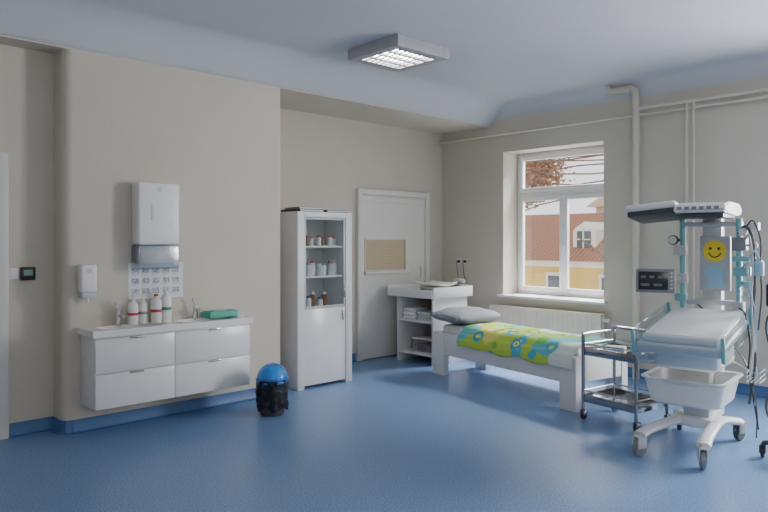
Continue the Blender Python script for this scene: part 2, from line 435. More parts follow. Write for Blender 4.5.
t = thing('light_switch', 'white rocker light switch beside the door frame', 'switch', (-5.67, 1.447, 1.2))
b = N(); box(b, 0, .01, -.034, .034, 0, .085, .003); part('plate', b, m_plastic, t)
b = N(); box(b, .01, .016, -.022, .022, .015, .07, .002); part('rocker', b, m_white2, t)
t = thing('thermostat', 'black wall thermostat with pale green display beside the light switch', 'thermostat', (-5.67, 1.545, 1.19))
b = N(); box(b, 0, .03, -.052, .052, 0, .1, .006); part('housing', b, m_black, t)
b = N(); box(b, .03, .031, -.034, .03, .035, .08); part('display', b, M('lcd', (.2, .35, .27), .3), t)

# waste bin
t = thing('waste_bin', 'round waste bin lined with a black bag and topped by a blue dome lid', 'bin', (-4.86, 3.255, 0))
b = N(); lathe(b, [(0, .002), (.1, .002), (.104, .01), (.125, .27), (.12, .27), (.1, .012), (0, .012)]); part('bucket', b, m_dark, t)
b = N()
def bag(u, v):
    a = 2*PI*u; z = .305-v*.25
    n = noise.noise(Vector((math.cos(a)*2.5, math.sin(a)*2.5, z*6))); n2 = noise.noise(Vector((math.cos(a)*6, math.sin(a)*6, z*22)))
    edge = .018*math.sin(a*5+.6)+.03*noise.noise(Vector((math.cos(a)*2, math.sin(a)*2, 4)))
    rr = .140-.012*v+.006*math.sin(a*11+z*9)*(.3+v)+.012*n+.007*n2
    return (rr*math.cos(a), rr*math.sin(a), max(.006, z+edge*v+.004*n2))
grid(b, 96, 24, bag); bmesh.ops.remove_doubles(b, verts=b.verts, dist=.0008); part('bin_bag', b, m_bag, t, ang=70)
ldr = thing  # keep name
b = N(); pr = [(.134, -.02), (.14, -.015), (.14, 0), (.134, .005)] + [(.132*math.cos(a), .005+.13*math.sin(a)) for a in [PI/2*k/12 for k in range(1, 12)]] + [(0, .135)]
lathe(b, pr, seg=40); ld = part('lid', b, m_blue, t); ld.location = (0, 0, .305); ld.rotation_euler = (math.radians(5), math.radians(4), 0)
b = N()
def flap(u, v):
    th = -PI/3+u*2*PI/3; ph = math.radians(12)+v*math.radians(50)
    rr = .1345; a = th-.55
    return (rr*math.cos(ph)*math.cos(a), rr*math.cos(ph)*math.sin(a), .005+rr*.985*math.sin(ph))
grid(b, 14, 10, flap); part('flap', b, M('blue_flap', (.03, .27, .75), .12), ld)

# ------------------------------------------------------------------ glass cabinet
t = thing('display_cabinet', 'tall white cabinet with glass door above and plain door below', 'cabinet', (-5.62, 4.285, 0))
ox, oy = 5.62, -4.285
X0, X1, Y0, Y1 = -5.82+ox, -5.42+ox, 3.93+oy, 4.64+oy
simple_box('side_panel', X0, X1, Y0, Y0+.085, 0, 1.787, m_white, t); simple_box('side_panel', X0, X1, Y1-.085, Y1, 0, 1.787, m_white, t)
simple_box('top_panel', X0, X1, Y0+.085, Y1-.085, 1.73, 1.787, m_white, t)
simple_box('back_panel', X0, X0+.015, Y0+.085, Y1-.085, .04, 1.73, m_white, t, .001)
simple_box('bottom_panel', X0+.015, X1-.03, Y0+.085, Y1-.085, .04, .06, m_white, t, .001)
for z in (.80, 1.13, 1.44): simple_box('shelf', X0+.015, X1-.04, Y0+.085, Y1-.085, z-.02, z, m_white, t, .001)
b = N(); box(b, X1-.028, X1-.01, Y0+.088, Y1-.088, .03, .80, .002); dd = part('door', b, m_white2, t)
b = N(); box(b, X1-.01, X1+.008, Y1-.13, Y1-.12, .66, .76, .002); part('handle', b, m_steel, dd)
b = N(); f = .02
ya, yb, za, zb = Y0+.088, Y1-.088, .805, 1.727
for q in ((ya, ya+f, za, zb), (yb-f, yb, za, zb), (ya+f, yb-f, za, za+f), (ya+f, yb-f, zb-f, zb)): box(b, X1-.028, X1-.01, q[0], q[1], q[2], q[3], .002)
gd = part('glass_door', b, m_lgrey, t)
b = N(); box(b, X1-.022, X1-.017, ya+f, yb-f, za+f, zb-f); part('pane', b, m_cabglass, gd)
b = N(); box(b, X1-.01, X1+.008, yb-.02, yb-.01, .9, 1.0, .002); part('handle', b, m_steel, gd)

def jar(x, y, z, hgt, rr, bodym, capm, lab, grp, nm='jar'):
    t = thing(nm, lab, nm, (x, y, z+.0005), 0, grp)
    b = N(); lathe(b, [(0, 0), (rr, 0), (rr, hgt*.75), (rr*.6, hgt*.82), (rr*.6, hgt*.84), (0, hgt*.84)], seg=18); part('body', b, bodym, t)
    b = N(); cyl(b, (0, 0, hgt*.9), rr*.7, hgt*.16, seg=18); part('cap', b, capm, t)
ords = ['first', 'second', 'third', 'fourth', 'fifth', 'sixth', 'seventh']
for k in range(7):
    jar(-5.56+.03*(k % 2), 4.055+k*.074, 1.44, random.uniform(.09, .13), .027, [m_plastic, m_amber, m_plastic][k % 3], m_red, 'small red-capped vial on top shelf of glass cabinet, %s from left' % ords[k], 'red capped vials on the top cabinet shelf', 'vial')
for k in range(7):
    jar(-5.55+.03*(k % 2), 4.06+k*.073, 1.13, random.uniform(.12, .17), .034, [m_plastic, m_lgrey][k % 2], [m_white2, m_grey, m_red][k % 3], 'white medicine jar on middle shelf of glass cabinet, %s from left' % ords[k], 'jars on the middle cabinet shelf')
for k in range(5):
    jar(-5.56+.03*(k % 2), 4.07+k*.075, .80, random.uniform(.1, .17), .03, [m_amber, m_plastic][k % 2], [m_white2, m_dark][k % 2], 'medicine bottle on lowest glass-door shelf of cabinet, %s from left' % ords[k], 'bottles on the lowest glass door shelf', 'bottle')
fz = 1.788
m_navy = M('navy_cover', (.04, .06, .13), .5)
for (x, y, w_, d_, h_, rz, mt, z, lab) in [(-5.60, 4.12, .32, .31, .024, .04, m_dark, 0, 'black folder lying at left on top of the glass cabinet'),
        (-5.59, 4.46, .31, .27, .024, -.04, m_navy, 0, 'navy folder at right on top of the glass cabinet'),
        (-5.60, 4.14, .30, .28, .022, -.1, m_grey, .0245, 'grey folder stacked on the black folder on the glass cabinet')]:
    t = thing('folder', lab, 'folder', (x, y, fz+z), rz)
    b = N(); box(b, -w_/2, w_/2, -d_/2, d_/2, 0, h_*.25); box(b, -w_/2, w_/2, -d_/2, d_/2, h_*.8, h_); box(b, -w_/2, w_/2, -d_/2, -d_/2+.004, 0, h_); part('cover', b, mt, t)
    b = N(); box(b, -w_/2+.005, w_/2-.005, -d_/2+.006, d_/2-.005, h_*.26, h_*.79); part('pages', b, m_paper, t)

# ------------------------------------------------------------------ changing table
t = thing('changing_table', 'white open-shelf changing table with raised tray top in the corner', 'changing table', (-5.7, 6.2, 0))
ox, oy = 5.7, -6.2
def B4(nm, x0, x1, y0, y1, z0, z1, m=m_white, bev=.003): return simple_box(nm, x0+ox, x1+ox, y0+oy, y1+oy, z0, z1, m, t, bev)
B4('side_panel', -5.99, -5.965, 5.87, 6.5, 0, .8); B4('side_panel', -5.405, -5.38, 5.87, 6.5, 0, .8)
B4('back_panel', -5.965, -5.405, 6.485, 6.5, .05, .8)
for z in (.13, .525): B4('shelf', -5.965, -5.405, 5.875, 6.485, z-.03, z)
b = N()
def bx(x0, x1, y0, y1, z0, z1): box(b, x0+ox, x1+ox, y0+oy, y1+oy, z0, z1, .004)
bx(-6.12, -5.36, 5.84, 6.56, .80, .83)
bx(-6.14, -6.12, 5.84, 6.56, .80, .93); bx(-5.36, -5.34, 5.84, 6.56, .80, .93); bx(-6.12, -5.36, 5.825, 5.84, .80, .90); bx(-6.12, -5.36, 6.56, 6.575, .80, .93)
part('tray_top', b, m_white2, t)
t = thing('baby_scale', 'grey-white baby scale with flat curved tray on the changing table', 'scale', (-5.66, 6.2, .831), -.2)
b = N(); box(b, -.16, .16, -.12, .12, 0, .09, .015); part('base', b, m_lgrey, t)
b = N()
def tr(u, v):
    x = -.26+u*.52; y = -.15+v*.3
    return (x, y, .105+.035*abs(2*v-1)**3+.015*abs(2*u-1)**3)
grid(b, 20, 16, tr); o = part('weighing_tray', b, m_plastic, t, ang=80); md = o.modifiers.new('s', 'SOLIDIFY'); md.thickness = .012
b = N(); box(b, -.1, .1, -.15, -.118, .01, .07, .006); dp = part('control_panel', b, m_grey, t)
b = N(); box(b, -.06, .02, -.152, -.149, .022, .055); part('display', b, m_screen, dp)
t = thing('telephone', 'grey handset apparatus at the back of the changing table', 'telephone', (-5.47, 6.46, .831), -.2)
b = N(); box(b, -.09, .09, -.08, .08, 0, .11, .01); part('base', b, m_grey, t)
b = N(); tube(b, [(-.09, 0, .145), (-.05, 0, .16), (.05, 0, .16), (.09, 0, .145)], .024, smooth=4); part('handset', b, m_lgrey, t)
def towel(x, y, z, w, d, h, lab, mt=m_cloth):
    b = N()
    for k in range(3): box(b, -w/2+random.uniform(-.008, .008), w/2, -d/2+random.uniform(-.008, .008), d/2, h*k/3, h*(k+1)/3+.001, h*.12)
    o = part('towel', b, mt); o.location = (x, y, z); tag(o, lab, 'towel')
towel(-5.83, 6.05, .5255, .2, .26, .13, 'folded white towel at left on the upper shelf of the changing table')
towel(-5.58, 6.05, .5255, .22, .26, .1, 'folded grey-white towel at right on the upper shelf of the changing table', m_lgrey)
t = thing('storage_box', 'clear plastic storage box with pink contents on the lower shelf of the changing table', 'box', (-5.63, 6.07, .131))
b = N()
for q in ((-.17, .17, -.12, -.116, 0, .15), (-.17, .17, .116, .12, 0, .15), (-.17, -.166, -.116, .116, 0, .15), (.166, .17, -.116, .116, 0, .15), (-.17, .17, -.12, .12, 0, .004)): box(b, *q)
part('body', b, m_acryl, t)
b = N(); box(b, -.175, .175, -.125, .125, .15, .165, .004); part('lid', b, m_plastic, t)
b = N(); box(b, -.15, .15, -.1, .1, .006, .09, .02); o = part('cloth_bundle', b, m_pink); o.location = (-5.63, 6.07, .131); tag(o, 'pink cloths folded inside the clear storage box', 'cloth')

for k, (x, lab) in enumerate(((-5.95, 'white wall socket with black plug, left of the pair near the window'), (-5.84, 'white wall socket with black plug, right of the pair near the window'))):
    t = thing('wall_socket', lab, 'socket', (x, 7.03, 1.17))
    b = N(); box(b, -.04, .04, -.01, 0, 0, .08, .003); part('plate', b, m_plastic, t)
    b = N(); cyl(b, (0, -.02, .04), .019, .03, 'Y'); part('plug', b, m_black, t)
    b = N(); tube(b, [(0, -.035, .04), (0, -.06, .02), (.0, -.05, -.1), (.03+.02*k, -.05, -.3), (.05, -.06, -.5)], .004, seg=6, smooth=6); part('cord', b, m_dark, t)

# ------------------------------------------------------------------ bed
BZ = -math.radians(10.5)
BO = Vector((-5.11, 5.57, 0))
t = thing('bed', 'low white wooden bed frame with broad legs under the window', 'bed', BO, BZ)
Lx, Wy = 2.06, .70
for (x, y) in ((0, 0), (Lx-.19, 0), (0, Wy-.08), (Lx-.19, Wy-.08)):
    b = N(); box(b, x, x+.19, y, y+.08, 0, .474, .004); part('leg', b, m_white, t)
for y in (.008, Wy-.045):
    b = N(); box(b, .19, Lx-.19, y, y+.035, .235, .472, .003); part('side_rail', b, m_white, t)
for x, nm in ((.01, 'headboard'), (Lx-.045, 'footboard')):
    b = N(); box(b, x, x+.035, .08, Wy-.08, .25, .474, .003); part(nm, b, m_white, t)
b = N()
for k in range(12): box(b, .1+k*.16, .18+k*.16, .045, Wy-.045, .30, .32)
part('slats', b, m_white, t)
b = N(); box(b, .06, Lx-.06, .085, Wy-.085, .322, .555, .035, seg=4); o = part('mattress', b, m_cloth); o.location = BO; o.rotation_euler[2] = BZ
tag(o, 'thin mattress with white sheet lying in the white bed frame', 'mattress')
b = N()
prof = [(-.012, .375), (-.012, .42), (-.006, .478), (.02, .50), (.06, .55), (.12, .568), (.25, .57), (.4, .57), (.5, .57), (.6, .563), (.65, .54), (.67, .51), (.675, .482)]
PP = crom([(p[0], p[1], 0) for p in prof], 4)
def bk(u, v):
    i = v*(len(PP)-1); i0 = int(min(i, len(PP)-2)); p = PP[i0].lerp(PP[i0+1], i-i0)
    x = .47+u*1.57; n = noise.noise(Vector((x*4, p.x*4, .3))); n2 = noise.noise(Vector((x*13, p.x*11, 1.3)))
    z = p.y+.006+(.009*n+.004*n2 if p.y > .54 else 0)
    y = p.x
    if v < .12:
        z -= (1-v/.12)*(.035*noise.noise(Vector((x*4, 0, 5)))+.01); y -= .006+.012*abs(noise.noise(Vector((x*7, 2, 5))))
    return (x+.02*noise.noise(Vector((0, v*4, 2))), y, z)
grid(b, 110, len(PP)-1, bk); o = part('blanket', b, m_blanket, ang=80); md = o.modifiers.new('s', 'SOLIDIFY'); md.thickness = .006; md.offset = 1
o.location = BO; o.rotation_euler[2] = BZ
tag(o, 'green, yellow and turquoise floral child blanket spread over the bed', 'blanket')
b = N()
def pil(u, v):
    a = u*2*PI; ph = -PI/2+v*PI
    def se(c, e): return math.copysign(abs(c)**e, c)
    x = .29*se(math.cos(ph), .55)*se(math.cos(a), .5); y = .36*se(math.cos(ph), .55)*se(math.sin(a), .5); z = .085*se(math.sin(ph), .9)
    k = 1-.3*(abs(x)/.29)**2-.25*(abs(y)/.36)**2
    return (x, y, z*k+.015*noise.noise(Vector((x*8, y*8, z*4))))
grid(b, 48, 24, pil); bmesh.ops.remove_doubles(b, verts=b.verts, dist=.0005); o = part('pillow', b, m_pillow, ang=80)
o.location = Matrix.Rotation(BZ, 4, 'Z') @ Vector((.15, .36, 0)) + BO + Vector((0, 0, .643)); o.rotation_euler = (0, math.radians(2), BZ+.08)
tag(o, 'grey striped pillow at the head of the bed', 'pillow')

# radiator
t = thing('radiator', 'cream ribbed panel radiator under the window', 'radiator', (-4.56, 6.93, .16))
b = N(); hw = .78
box(b, -hw, hw, -.045, -.03, 0, .5, .004); box(b, -hw, hw, .03, .045, 0, .5, .004)
x = -hw+.03
while x < hw-.03:
    box(b, x, x+.022, -.053, -.043, .03, .47, .004); x += .045
part('panel', b, m_rad, t)
b = N(); box(b, -hw, hw, -.047, .047, .5, .508, .002); part('top_grille', b, m_rad, t)
for xx in (hw-.1, -hw+.08):
    b = N(); box(b, xx, xx+.02, .04, .097, .1, .4); part('bracket', b, m_rad, t)
b = N(); cyl(b, (hw+.04, 0, .44), .022, .07, 'X'); part('valve', b, m_plastic, t)
b = N(); tube(b, [(hw+.01, 0, .05), (hw+.06, 0, .05), (hw+.06, 0, -.16)], .009); part('pipe', b, m_pipe, t)

# pipes
t = thing('heating_pipe', 'thick cream vertical heating pipe right of the window with elbow near the ceiling', 'pipe', (-3.40, 6.95, 0))
b = N(); tube(b, [(0, 0, .0), (0, 0, 3.07), (-.01, 0, 3.12), (-.05, 0, 3.15), (-.28, 0, 3.15), (-.31, 0, 3.17), (-.32, 0, 3.22)], .036, seg=16); part('pipe_run', b, m_pipe, t)
for z in (.6, 1.6, 2.6):
    b = N(); cyl(b, (0, 0, z), .043, .03); box(b, -.01, .01, 0, .08, z-.01, z+.01); part('clamp', b, m_pipe, t)
b = N(); tube(b, [(-6.27, 6.97, 2.855), (1.3, 6.97, 2.855)], .016, seg=10); o = part('wall_pipe', b, m_pipe); tag(o, 'long thin horizontal pipe running below the ceiling, lower of two', 'pipe')
b = N(); tube(b, [(-3.36, 6.94, 2.92), (1.3, 6.94, 2.92)], .02, seg=10); o = part('wall_pipe', b, m_pipe); tag(o, 'upper horizontal pipe starting at the thick vertical pipe', 'pipe')
b = N(); b2 = N()
tube(b, [(-2.86, 6.95, 2.9), (-2.86, 6.95, 1.6), (-2.86, 6.95, .1)], .014, seg=10); o = part('drop_pipe', b, m_pipe); tag(o, 'thin vertical pipe behind the infant warmer, left of the pair', 'pipe')
tube(b2, [(-2.79, 6.95, 2.9), (-2.79, 6.95, .1)], .014, seg=10); o = part('drop_pipe', b2, m_pipe); tag(o, 'thin vertical pipe behind the infant warmer, right of the pair', 'pipe')

# ------------------------------------------------------------------ steel trolley
TR = -math.radians(8); TO = (-2.93, 5.05)
t = thing('instrument_trolley', 'two-tier stainless steel trolley between the bed and the infant warmer', 'trolley', (TO[0], TO[1], 0), TR)
TW, TD = .50, .42
def caster(parent, x, y, z, r, m=m_rubber, fm=m_steel, rz=0):
    b = N(); M4 = Matrix.Translation((x, y, z)) @ Matrix.Rotation(rz, 4, 'Z')
    box(b, -.006-r*.35, -r*.35+.002, -r*.5, r*.9, -r*.1, r*1.25, .002, mat=M4); box(b, r*.35-.002, r*.35+.006, -r*.5, r*.9, -r*.1, r*1.25, .002, mat=M4); box(b, -r*.4, r*.4, -r*.4, r*.9, r*1.15, r*1.35, .003, mat=M4); cyl(b, (0, .25*r, r*1.5), r*.25, r*.5, mat=M4)
    f = part('caster', b, fm, parent)
    b = N(); cyl(b, (0, .2*r, 0), r, r*.55, 'X', seg=24, mat=M4, bev=r*.1); part('wheel', b, m, f)
for (x, y) in ((0, 0), (TW, 0), (0, TD), (TW, TD)):
    b = N(); tube(b, [(x, y, .09), (x, y, .70)], .0145, seg=12); part('leg', b, m_dsteel, t)
    caster(t, x, y, .038, .036, m_rubber, m_dsteel)
for z in (.17, .56):
    b = N(); box(b, 0, TW, 0, TD, z, z+.006)
    for q in ((0, TW, -.003, .003), (0, TW, TD-.003, TD+.003), (-.003, .003, 0, TD), (TW-.003, TW+.003, 0, TD)): box(b, q[0], q[1], q[2], q[3], z-.02, z+.045, .001)
    part('shelf', b, m_dsteel, t)
    b = N(); zr = z+.075
    tube(b, [(0, 0, zr), (TW, 0, zr), (TW, TD, zr), (0, TD, zr), (0, 0.001, zr)], .007, seg=8); part('guard_rail', b, m_steel, t)
b = N(); tube(b, [(0, TD, .69), (0, TD, .72), (.04, TD, .74), (TW-.04, TD, .74), (TW, TD, .72), (TW, TD, .69)], .0135, smooth=4); part('push_handle', b, m_steel, t)
for xx in (0, TW):
    b = N(); tube(b, [(xx, 0, .69), (xx, 0, .71), (xx, .03, .72), (xx, TD-.03, .72), (xx, TD, .71)], .012, smooth=4); part('side_rail', b, m_steel, t)
def ontrol(x, y): 
    v = Matrix.Rotation(TR, 4, 'Z') @ Vector((x, y, 0)); return (TO[0]+v.x, TO[1]+v.y)
x, y = ontrol(.17, .2)
t = thing('gauze_box', 'white carton of gauze on the top tier of the steel trolley', 'box', (x, y, .5665), .3)
b = N(); box(b, -.08, .08, -.05, .05, 0, .05, .002); part('carton', b, m_paper, t)
b = N(); box(b, -.081, .081, -.051, .051, .018, .03); part('print_band', b, m_bluest, t)
x, y = ontrol(.36, .2)
b = N()
lathe(b, [(0, .001), (.06, .001), (.07, .035), (.073, .035), (.062, 0), (0, 0)]); o = part('steel_bowl', b, m_steel); o.location = (x, y, .567); tag(o, 'small round steel bowl on the top tier of the trolley', 'bowl')

# ------------------------------------------------------------------ infant warmer
t = thing('infant_warmer', 'white and pale grey infant warmer station with overhead heater and teal poles', 'infant warmer', (-1.97, 4.93, 0), math.radians(7))
W = t
for (xa, xb, s) in ((-.25, -.22, -1), (.165, .2, 1)):
    b = N(); tube(b, [(xa, -.42, .145), (xa*.88, -.28, .165), (s*.13, 0, .19), (s*.14, .2, .185), (xb, .40, .145)], .046, seg=16, smooth=6, flat=.62); part('base_leg', b, m_plastic, W)
    caster(W, xa, -.44, .063, .061, m_grey, m_lgrey, .4*s); caster(W, xb, .40, .063, .061, m_dark, m_grey, -.3*s)
b = N(); box(b, -.16, .16, -.02, .2, .15, .225, .025); part('base_crossbar', b, m_plastic, W)
b = N(); box(b, -.09, .09, .03, .18, .2, .66, .015); part('lift_column', b, m_lgrey, W)
b = N()
def ring(w, d, z, r=.06, cy=-.06):
    pts = []
    for (sx, sy, a0) in ((1, 1, 0), (-1, 1, 1), (-1, -1, 2), (1, -1, 3)):
        for k in range(5):
            a = PI/2*(a0+k/4); pts.append((sx*(w-r)+r*math.cos(a), cy+sy*(d-r)+r*math.sin(a), z))
    return [b.verts.new(p) for p in pts]
R = [ring(.20, .20, .35), ring(.23, .235, .37), ring(.262, .265, .525), ring(.282, .285, .535), ring(.282, .285, .545), ring(.245, .255, .54), ring(.21, .22, .385)]
for p, q in zip(R, R[1:]):
    for i in range(20): b.faces.new((p[i], p[(i+1) % 20], q[(i+1) % 20], q[i]))
b.faces.new(R[0]); b.faces.new(R[-1]); part('storage_tray', b, m_plastic, W)
b = N(); box(b, -.11, .11, -.35, -.338, .515, .54, .004); part('tray_grip', b, m_lgrey, W)
b = N(); box(b, -.21, .21, -.27, .26, .60, .76, .04, seg=3); part('chassis', b, m_plastic, W)
b = N(); box(b, -.28, .28, -.43, .42, -.05, .02, .025, seg=3)
bt = part('bed_tray', b, m_plastic, W); bt.location = (0, -.01, .845); bt.rotation_euler = (math.radians(10), 0, 0)
b = N(); box(b, -.245, .245, -.395, .385, .02, .068, .018, seg=3); part('mattress', b, m_cloth, bt)
b = N(); box(b, -.27, .27, -.445, -.437, -.12, .10, .003); part('end_panel', b, m_acryl, bt)
for s in (-1, 1):
    b = N(); box(b, s*.29-.004, s*.29+.004, -.42, .38, -.09, .11, .003); part('side_panel', b, m_acryl, bt)
    for yy in (-.43, .39):
        b = N(); box(b, s*.286-.013, s*.286+.013, yy-.013, yy+.013, -.07, .10, .005); part('panel_clip', b, m_teal, bt)
b = N(); box(b, -.07, .07, .47, .56, .15, 1.70, .012); part('column', b, m_lgrey, W)
b = N(); box(b, -.07, .07, .15, .5, .15, .2, .01); part('column_foot', b, m_lgrey, W)
b = N(); box(b, -.08, .14, .43, .468, 1.11, 1.53, .01)
bp = part('back_panel', b, M('panel_grey', (.5, .52, .55), .35, var=.03), W)
sx = .03
b = N(); cyl(b, (sx, .427, 1.415), .082, .004, 'Y', seg=32); st = part('smiling_sun_sticker', b, m_yellow, bp, 'round yellow smiling face sticker')
b = N(); cyl(b, (sx-.03, .424, 1.435), .01, .003, 'Y'); cyl(b, (sx+.03, .424, 1.435), .01, .003, 'Y')
tube(b, [(sx-.045, .424, 1.40), (sx-.025, .424, 1.377), (sx, .424, 1.368), (sx+.025, .424, 1.377), (sx+.045, .424, 1.40)], .004, seg=6, smooth=4); part('face', b, m_black, st)
b = N()
for i, (x, z, r_) in enumerate(((-.03, 1.25, .035), (0, 1.265, .045), (.04, 1.25, .04), (.02, 1.2, .05), (-.01, 1.16, .035), (.05, 1.16, .03))): cyl(b, (x+.02, .4285-.0004*i, z), r_, .003, 'Y', seg=24)
part('blue_sticker', b, m_bluest, bp, 'pale blue cloud-shaped sticker')
for s in (-1, 1):
    b = N(); tube(b, [(s*.2, .42, .90), (s*.2, .42, 1.2), (s*.2, .42, 1.66)], .022, seg=16); part('side_pole', b, m_teal, W)
for z in (1.0, 1.60):
    b = N(); box(b, -.22, .22, .42, .48, z, z+.04, .008); part('cross_brace', b, m_lgrey, W)
b = N(); prism(b, [(.54, 1.69), (.57, 1.73), (.5, 1.775), (.2, 1.78), (.06, 1.755), (.03, 1.72), (.06, 1.70), (.4, 1.68)], 'X', -.16, .19)
bmesh.ops.bevel(b, geom=b.edges[:], offset=.009, segments=2, affect='EDGES'); hd = part('heater_head', b, m_plastic, W)
b = N(); box(b, -.14, .17, .08, .44, 1.662, 1.692, .004); part('heater_grille', b, m_dark, hd)
b = N()
for k in range(6): box(b, -.13+k*.05, -.1+k*.05, .026, .042, 1.722, 1.744)
part('vent_slots', b, m_grey, hd)
Mw = Matrix.Translation((-.35, .24, 1.705)) @ Matrix.Rotation(math.radians(-5), 4, 'Y') @ Matrix.Rotation(math.radians(-8), 4, 'X')
b = N(); box(b, -.18, .2, -.18, .18, 0, .055, .022, mat=Mw, seg=3); lw = part('lamp_wing', b, m_plastic, W)
b = N(); box(b, -.165, .185, -.165, .165, -.04, .004, .01, mat=Mw); part('lamp_underside', b, m_dark, lw)
for k in range(3):
    b = N(); cyl(b, (-.1+k*.1, 0, -.042), .035, .006, mat=Mw); part('lamp_lens', b, m_acryl, lw)
Mm = Matrix.Translation((-.31, .11, 1.19)) @ Matrix.Rotation(math.radians(12), 4, 'Z')
b = N(); box(b, -.14, .14, -.03, .03, -.09, .09, .012, mat=Mm); mo = part('monitor', b, m_grey, W)
b = N(); box(b, -.118, .09, -.0325, -.029, -.068, .07, .002, mat=Mm); sc = part('screen', b, m_screen, mo)
b = N()
for k in range(3): box(b, -.1+.06*k, -.065+.06*k, -.0335, -.0324, .02, .04, mat=Mm)
for k in range(2): box(b, -.1+.09*k, -.04+.09*k, -.0335, -.0324, -.04, -.02, mat=Mm)
part('readout', b, M('readout', (.16, .18, .2), .4), sc)
for k in range(5):
    b = N(); cyl(b, (.115, -.031, .06-.028*k), .008, .006, 'Y', mat=Mm, seg=12); part('button', b, m_lgrey, mo)
b = N(); tube(b, [(-.2, .42, 1.2), (-.26, .3, 1.2), (-.3, .14, 1.2)], .016, smooth=4); part('monitor_arm', b, m_lgrey, W)
b = N(); cyl(b, (-.26, .38, 1.5), .038, .03, 'Y', bev=.004); tube(b, [(-.2, .42, 1.5), (-.26, .40, 1.5)], .012); g_ = part('gauge', b, m_dark, W)
b = N(); cyl(b, (-.26, .363, 1.5), .031, .003, 'Y'); part('dial', b, m_paper, g_)
for q, mm in (((-.26, -.17, .37, .45, 1.38, 1.46), m_lgrey), ((-.235, -.165, .385, .455, 1.16, 1.24), m_lgrey), ((.16, .26, .36, .45, 1.42, 1.52), m_grey), ((.17, .29, .36, .44, 1.23, 1.3), m_teal), ((.16, .28, .37, .45, 1.34, 1.38), m_teal), ((.16, .24, .37, .45, .96, 1.04), m_lgrey), ((-.25, -.17, .38, .45, 1.02, 1.08), m_teal)):
    b = N(); box(b, *q, .01); part('pole_clamp', b, mm, W)
for (x, y, z, r_) in ((.24, .35, 1.56, .03), (.31, .35, 1.46, .028), (.30, .35, 1.37, .024)):
    b = N(); cyl(b, (x, y, z), r_, .03, 'Y', bev=.004); tube(b, [(.2, .42, z), (x, y+.01, z)], .009); g_ = part('gauge', b, m_lgrey, W)
    b = N(); cyl(b, (x, y-.017, z), r_*.78, .003, 'Y'); part('dial', b, m_paper, g_)
b = N(); lathe(b, [(0, 0), (.045, 0), (.05, .01), (.05, .15), (.03, .17), (0, .17)], (.27, .36, 1.0)); sj = part('suction_jar', b, m_acryl, W)
b = N(); cyl(b, (.27, .36, 1.18), .052, .03); part('jar_lid', b, m_teal, sj)
b = N(); lathe(b, [(0, 0), (.03, 0), (.032, .01), (.032, .1), (.012, .12), (0, .12)], (.35, .33, 1.24)); part('humidifier_bottle', b, m_bluest, W)
b = N(); box(b, .26, .34, .36, .44, 1.57, 1.63, .01); part('control_knob_box', b, m_lgrey, W)
hoses = [([(.2, .40, 1.55), (.26, .33, 1.6), (.31, .32, 1.5), (.32, .34, 1.2), (.31, .33, .9), (.33, .3, .6), (.28, .35, .3)], .010, m_dark),
         ([(.24, .38, 1.48), (.29, .3, 1.53), (.32, .27, 1.35), (.31, .28, 1.05), (.33, .25, .75), (.31, .22, .5)], .007, m_lgrey),
         ([(.22, .38, 1.28), (.27, .32, 1.3), (.31, .3, 1.0), (.31, .3, .7), (.3, .33, .45), (.33, .3, .3)], .006, m_grey),
         ([(-.1, .45, 1.0), (-.05, .6, .9), (.1, .6, .7), (.25, .45, .55), (.32, .4, .25), (.3, .5, .02)], .006, m_dark),
         ([(.35, .33, 1.36), (.33, .27, 1.42), (.28, .28, 1.3), (.31, .27, 1.1), (.34, .28, .95), (.33, .3, .7), (.34, .3, .5)], .006, m_bluest),
         ([(.2, .38, 1.0), (.26, .33, .95), (.3, .28, .75), (.29, .28, .55), (.32, .3, .35), (.34, .36, .12)], .006, m_black),
         ([(.26, .36, 1.6), (.31, .33, 1.64), (.36, .32, 1.5), (.36, .32, 1.3), (.37, .3, 1.1), (.35, .3, .85)], .006, m_dark)]
for p, r_, mm in hoses:
    b = N(); tube(b, p, r_, seg=8, smooth=7); part('hose', b, mm, W)
b = N()
for k in range(3):
    z = .50+.035*k; tube(b, [(.31, .12, z), (.39, .12, z), (.39, .33, z), (.31, .33, z), (.31, .121, z)], .002, seg=6)
for k in range(4):
    tube(b, [(.31+.026*k, .12, .57), (.31+.026*k, .12, .50), (.31+.026*k, .33, .50), (.31+.026*k, .33, .57)], .0015, seg=6)
tube(b, [(.31, .2, .57), (.2, .3, .6), (.07, .47, .6)], .005, seg=6)
part('wire_basket', b, m_lgrey, W)

# infusion stand at the right edge
t = thing('infusion_stand', 'wheeled steel pole stand with black pump box right of the infant warmer', 'stand', (-1.40, 5.10, 0), .3)
b = N()
for k in range(5):
    a = 2*PI*k/5+.5; tube(b, [(0, 0, .14), (.17*math.cos(a), .17*math.sin(a), .10)], .016, seg=10)
cyl(b, (0, 0, .14), .04, .06); part('base', b, m_dark, t)
for k in range(5):
    a = 2*PI*k/5+.5; caster(t, .17*math.cos(a), .17*math.sin(a), .04, .038, m_rubber, m_dark, a)
b = N(); tube(b, [(0, 0, .14), (0, 0, 1.75)], .012, seg=12); part('pole', b, m_steel, t)
b = N(); box(b, -.15, .03, -.08, .05, 1.05, 1.2, .01); pb = part('pump', b, m_black, t)
b = N(); box(b, -.12, .01, -.083, -.079, 1.12, 1.18); part('display', b, m_screen, pb)
b = N(); tube(b, [(-.12, 0, 1.7), (-.12, 0, 1.74), (0, 0, 1.75), (.12, 0, 1.74), (.12, 0, 1.7)], .006, smooth=4); part('hook', b, m_steel, t)
b = N(); tube(b, [(-.1, 0, 1.06), (-.15, .02, .9), (-.1, .05, .6), (-.15, .0, .35), (-.08, 0, .2)], .007, smooth=6); part('cable', b, m_dark, t)

